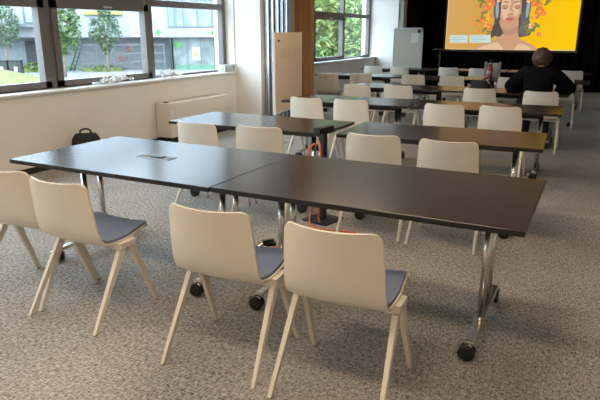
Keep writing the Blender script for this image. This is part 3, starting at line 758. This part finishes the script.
b = MB(); b.box(7.06,7.66,.44,.5,-.60,.38,0); b.lathe([(.22,-.02),(.22,0)], (7.36,.44,-.12), 'y', 18, 1); b.build('poster', [M['signw'], M['poster']], sw)
def cross(bm_, x, z, s, y, mi=0):
    bm_.box(x-s, x+s, y-.03, y, z-s*.36, z+s*.36, mi); bm_.box(x-s*.36, x+s*.36, y-.031, y, z-s, z+s, mi)
b = MB(); cross(b, 6.02, .6, .30, .44); b.build('cross_sign', M['green'], sw)
RX = Matrix.Rotation(PI/2,4,'X')
b = MB(); b.box(7.02,8.95,-.06,0,1.19,1.80); s1 = b.build('sign_panel', M['signw'], fr)
text_mesh('sign_lettering', 'LÉKÁRNA', .42, M['green'], s1, Matrix.Translation((7.80,-.065,1.50)) @ RX @ Matrix.Diagonal((.66,1.15,1,1)), .002, .011)
b = MB(); cross(b, 8.68, 1.50, .19, -.06); b.build('cross_mark', M['green'], s1)
b = MB(); b.box(4.15,4.95,-.06,0,1.19,1.86); s2 = b.build('sign_panel', M['signw'], fr)
b = MB(); cross(b, 4.55, 1.52, .25, -.06); b.build('cross_mark', M['green'], s2)
b = MB(); b.box(2.50,4.12,-.06,0,1.19,1.86); s3 = b.build('sign_panel', M['signw'], fr)
text_mesh('sign_lettering', 'LÉKÁRNA', .42, M['green'], s3, Matrix.Translation((3.30,-.065,1.52)) @ RX @ Matrix.Diagonal((.66,1.15,1,1)), .002, .011)
tag(fr, 'white pharmacy building with green lettered signs across the street', 'building')
# railing in front of the recessed wall
rr = empty('railing', (-34.59, 33.63, 0), math.atan2(.6,.8))
b = MB()
for z in (.60,-.04,-.66): b.box(-1.5,4.95,.22,.28,z-.05,z+.05)
b.build('rail', M['rail'], rr)
for x in (-1.45,-.2,1.1,2.4,3.6,4.9):
    b = MB(); b.box(x-.04,x+.04,.2,.3,GZ,.7); b.build('railing_post', M['rail'], rr)
tag(rr, 'grey three bar railing in front of the pharmacy recess', 'railing')
b = MB(); b.tube([(-2.15,-.25,GZ),(-1.38,.0,.72)], .05, 6); b.tube([(-1.85,-.25,GZ),(-1.1,.0,.72)], .05, 6)
for k in range(7): t = (k+.5)/7; b.tube([(-2.15+.77*t,-.25+.25*t,GZ+2.02*t),(-1.85+.75*t,-.25+.25*t,GZ+2.02*t)], .03, 6)
o = b.build('ladder', M['extdark']); o.matrix_world = rr.matrix_basis.copy() if False else Matrix.Translation((-34.59,33.63,0)) @ Matrix.Rotation(math.atan2(.6,.8),4,'Z'); tag(o, 'dark ladder leaning at the pharmacy between the two street trees', 'ladder')
def leafmat(name, a, c):
    m = mat(name, a, .7); nt = m.node_tree; N = nt.nodes; L = nt.links; bs = N['Principled BSDF']
    g = N.new('ShaderNodeNewGeometry'); cr = N.new('ShaderNodeValToRGB'); cr.color_ramp.elements[0].color = (*a,1); cr.color_ramp.elements[1].color = (*c,1)
    L.new(g.outputs['Random Per Island'], cr.inputs[0]); L.new(cr.outputs[0], bs.inputs['Base Color']); return m
M['leafA'] = leafmat('leaves_mid', (.04,.09,.02), (.14,.22,.06)); M['leafB'] = leafmat('leaves_grey', (.05,.10,.05), (.15,.22,.12)); M['leafC'] = leafmat('leaves_pale', (.07,.14,.03), (.26,.34,.12))
M['bark'] = mat('bark', (.22,.17,.13), .9)
def foliage(m, c, rx, ry, rz, n, size, rnd, shape=None):
    for k in range(n):
        while True:
            p = Vector((rnd.uniform(-1,1), rnd.uniform(-1,1), rnd.uniform(-1,1)))
            if p.length < 1 and p.length > .25: break
        if shape: p.x *= shape(p.z); p.y *= shape(p.z)
        if noise.noise(p*2.6+Vector(c)) < -.16: continue
        q = Vector((c[0]+p.x*rx, c[1]+p.y*ry, c[2]+p.z*rz))
        R_ = Matrix.Rotation(rnd.uniform(0,6.28),3,'Z') @ Matrix.Rotation(rnd.uniform(-1.2,1.2),3,'X') @ Matrix.Rotation(rnd.uniform(0,6.28),3,'Z')
        s = size*rnd.uniform(.6,1.3)
        m.add([q+R_ @ Vector(t) for t in ((-s,0,0),(0,-s*.5,s*.12),(s,0,0),(0,s*.5,s*.12))], [(0,1,2,3)])
def tree(x, y, h, rx, rz, n, size, mt, lab, seed, zc=None, grp=None, z0=GZ, shape=None, tr_=.09):
    rnd = random.Random(seed); r = empty('tree', (x, y, z0))
    zc = zc if zc is not None else h-rz
    t = MB(); t.tube([(0,0,0),(.03,.02,zc*.5),(-.02,0,zc),(0,.02,zc+rz*.6)], .1, 8, radii=[tr_,tr_*.8,tr_*.6,tr_*.2])
    for k in range(5):
        a = rnd.uniform(0,6.28); t.tube([(0,0,zc-rz*.5+k*.1),(rx*.5*math.cos(a),rx*.5*math.sin(a),zc+rz*.1*k)], .03, 5, radii=[tr_*.4,tr_*.1])
    t.build('trunk', M['bark'], r)
    m = MB(); foliage(m, (0,0,zc), rx, rx, rz, n, size, rnd, shape); m.build('foliage', mt, r)
    return tag(r, lab, 'tree', grp)
# street trees before the pharmacy
tree(-31.5, 27.6, 5.5, 1.28, 2.1, 2600, .15, M['leafA'], 'broad dark green street tree at the left of the middle window pane', 11, zc=3.25)
tree(-32.5, 32.4, 4.4, 1.18, 1.75, 2400, .13, M['leafB'], 'greyish green spindle shaped street tree in the centre of the middle window pane', 12, zc=2.95, shape=lambda z: (.55+.45*math.cos(z*1.3+.2)) if z > -.4 else .35+.55*(z+1))
tree(-38.3, 28.5, 4.6, 1.2, 1.6, 1600, .14, M['leafB'], 'thin street tree in the leftmost window pane', 13, zc=3.3)
# mound, hedge, bins
m = MB(); vs = []; fs = []
for i in range(13):
    for j in range(13):
        u = i/12*2-1; v_ = j/12*2-1; vs.append((u*3.6, v_*2.6, .75*max(0,(1-u*u))*max(0,(1-v_*v_))**.7))
for i in range(12):
    for j in range(12): fs.append((i*13+j, (i+1)*13+j, (i+1)*13+j+1, i*13+j+1))
m.add(vs, fs, 0, True); tag(m.build('grass_mound', M['grass'], loc=(-33.3, 22.9, GZ)), 'pale green grass mound outside the leftmost pane', 'grass', kind='stuff')
def hedge(x, y, rx, ry, rz, n, lab, seed, mt, rot=0, sz=.1):
    m = MB(); foliage(m, (0,0,rz*.8), rx, ry, rz, n, sz, random.Random(seed)); m.box(-rx*.7,rx*.7,-ry*.6,ry*.6,0,rz*1.1,1)
    o = m.build('hedge', [mt, M['grass']], loc=(x, y, GZ)); o.rotation_euler = (0,0,rot); return tag(o, lab, 'hedge')
FA = math.atan2(.6,.8)
hedge(-36.9, 30.3, 2.3, .45, .42, 900, 'low green hedge behind the bins', 21, M['leafA'], FA)
hedge(-33.6, 32.9, 1.9, .3, .26, 600, 'low green hedge along the railing', 22, M['leafA'], FA)
for k, (x, y, s) in enumerate(((-36.3,26.6,'left'),(-35.4,27.0,'right'))):
    r = empty('waste_bin', (x, y, GZ), FA)
    m = MB(); m.rbox(-.36,.36,-.3,.3,.05,.95,.04); m.build('bin_body', M['extdark'], r)
    m = MB(); m.rbox(-.39,.39,-.33,.33,.95,1.03,.03); m.build('lid', M['extdark'], r)
    m = MB(); m.rbox(-.1,.12,-.32,-.30,.3,.6,.01); m.build('sticker', M['signw'], r)
    tag(r, 'dark waste bin outside the leftmost pane, %s one of two' % s, 'bin', 'waste bins by the hedge')
for k, (x, z, mi) in enumerate(((2.3,.25,0),(1.75,-.45,0))):
    m = MB(); foliage(m, (0,0,.0), .35,.2,.3, 160, .07, random.Random(31+k)); m.box(-.3,.3,-.1,.1,-.42,-.28,1)
    o = m.build('flower_box', [mat('red_blossom', (.28,.11,.11), .8), M['rail']]); o.matrix_world = Matrix.Translation((-34.59,33.63,0)) @ Matrix.Rotation(FA,4,'Z') @ Matrix.Translation((x,-.12,z+.05))
    tag(o, ('upper' if k == 0 else 'lower')+' box of reddish flowers hung on the grey railing', 'flower box')
# dense green trees beyond the far window
for k, (x, y, h, rx, rz, mt) in enumerate(((-11.5,24.3,6.0,2.1,3.4,'leafC'),(-13.6,33.4,8.6,2.5,4.6,'leafA'),(-17.9,31.0,7.6,2.0,4.2,'leafC'),(-10.0,29.0,6.4,2.1,3.6,'leafB'),(-14.8,41.0,9.8,3.4,5.4,'leafA'))):
    tree(x, y, h, rx, rz, 9000, .16, M[mt], ['bright pale green tree in the left half of the far window','tall mid green tree rising behind in the far window','pale green tree at the left edge of the far window','greyish green tree in the right half of the far window','large mid green tree farthest back beyond the far window'][k], 40+k, zc=h-rz+.2, grp=None, tr_=.16)

# ------------------------------------------------------------------ world, camera, view
w = bpy.data.worlds.new('World'); bpy.context.scene.world = w; w.use_nodes = True
bg = w.node_tree.nodes['Background']; bg.inputs[0].default_value = (.74,.87,1,1); bg.inputs[1].default_value = 9.6
cam = bpy.data.cameras.new('camera'); cam.lens = 36*580/600; cam.sensor_width = 36; cam.clip_end = 400
co = bpy.data.objects.new('camera', cam); C.objects.link(co)
co.location = (0, 0, 1.55); co.rotation_euler = (math.radians(90-16.154), 0, math.radians(27.175))
bpy.context.scene.camera = co
vs_ = bpy.context.scene.view_settings
vs_.view_transform = 'Standard'; vs_.look = 'None'; vs_.exposure = 0; vs_.gamma = 1; vs_.use_curve_mapping = False
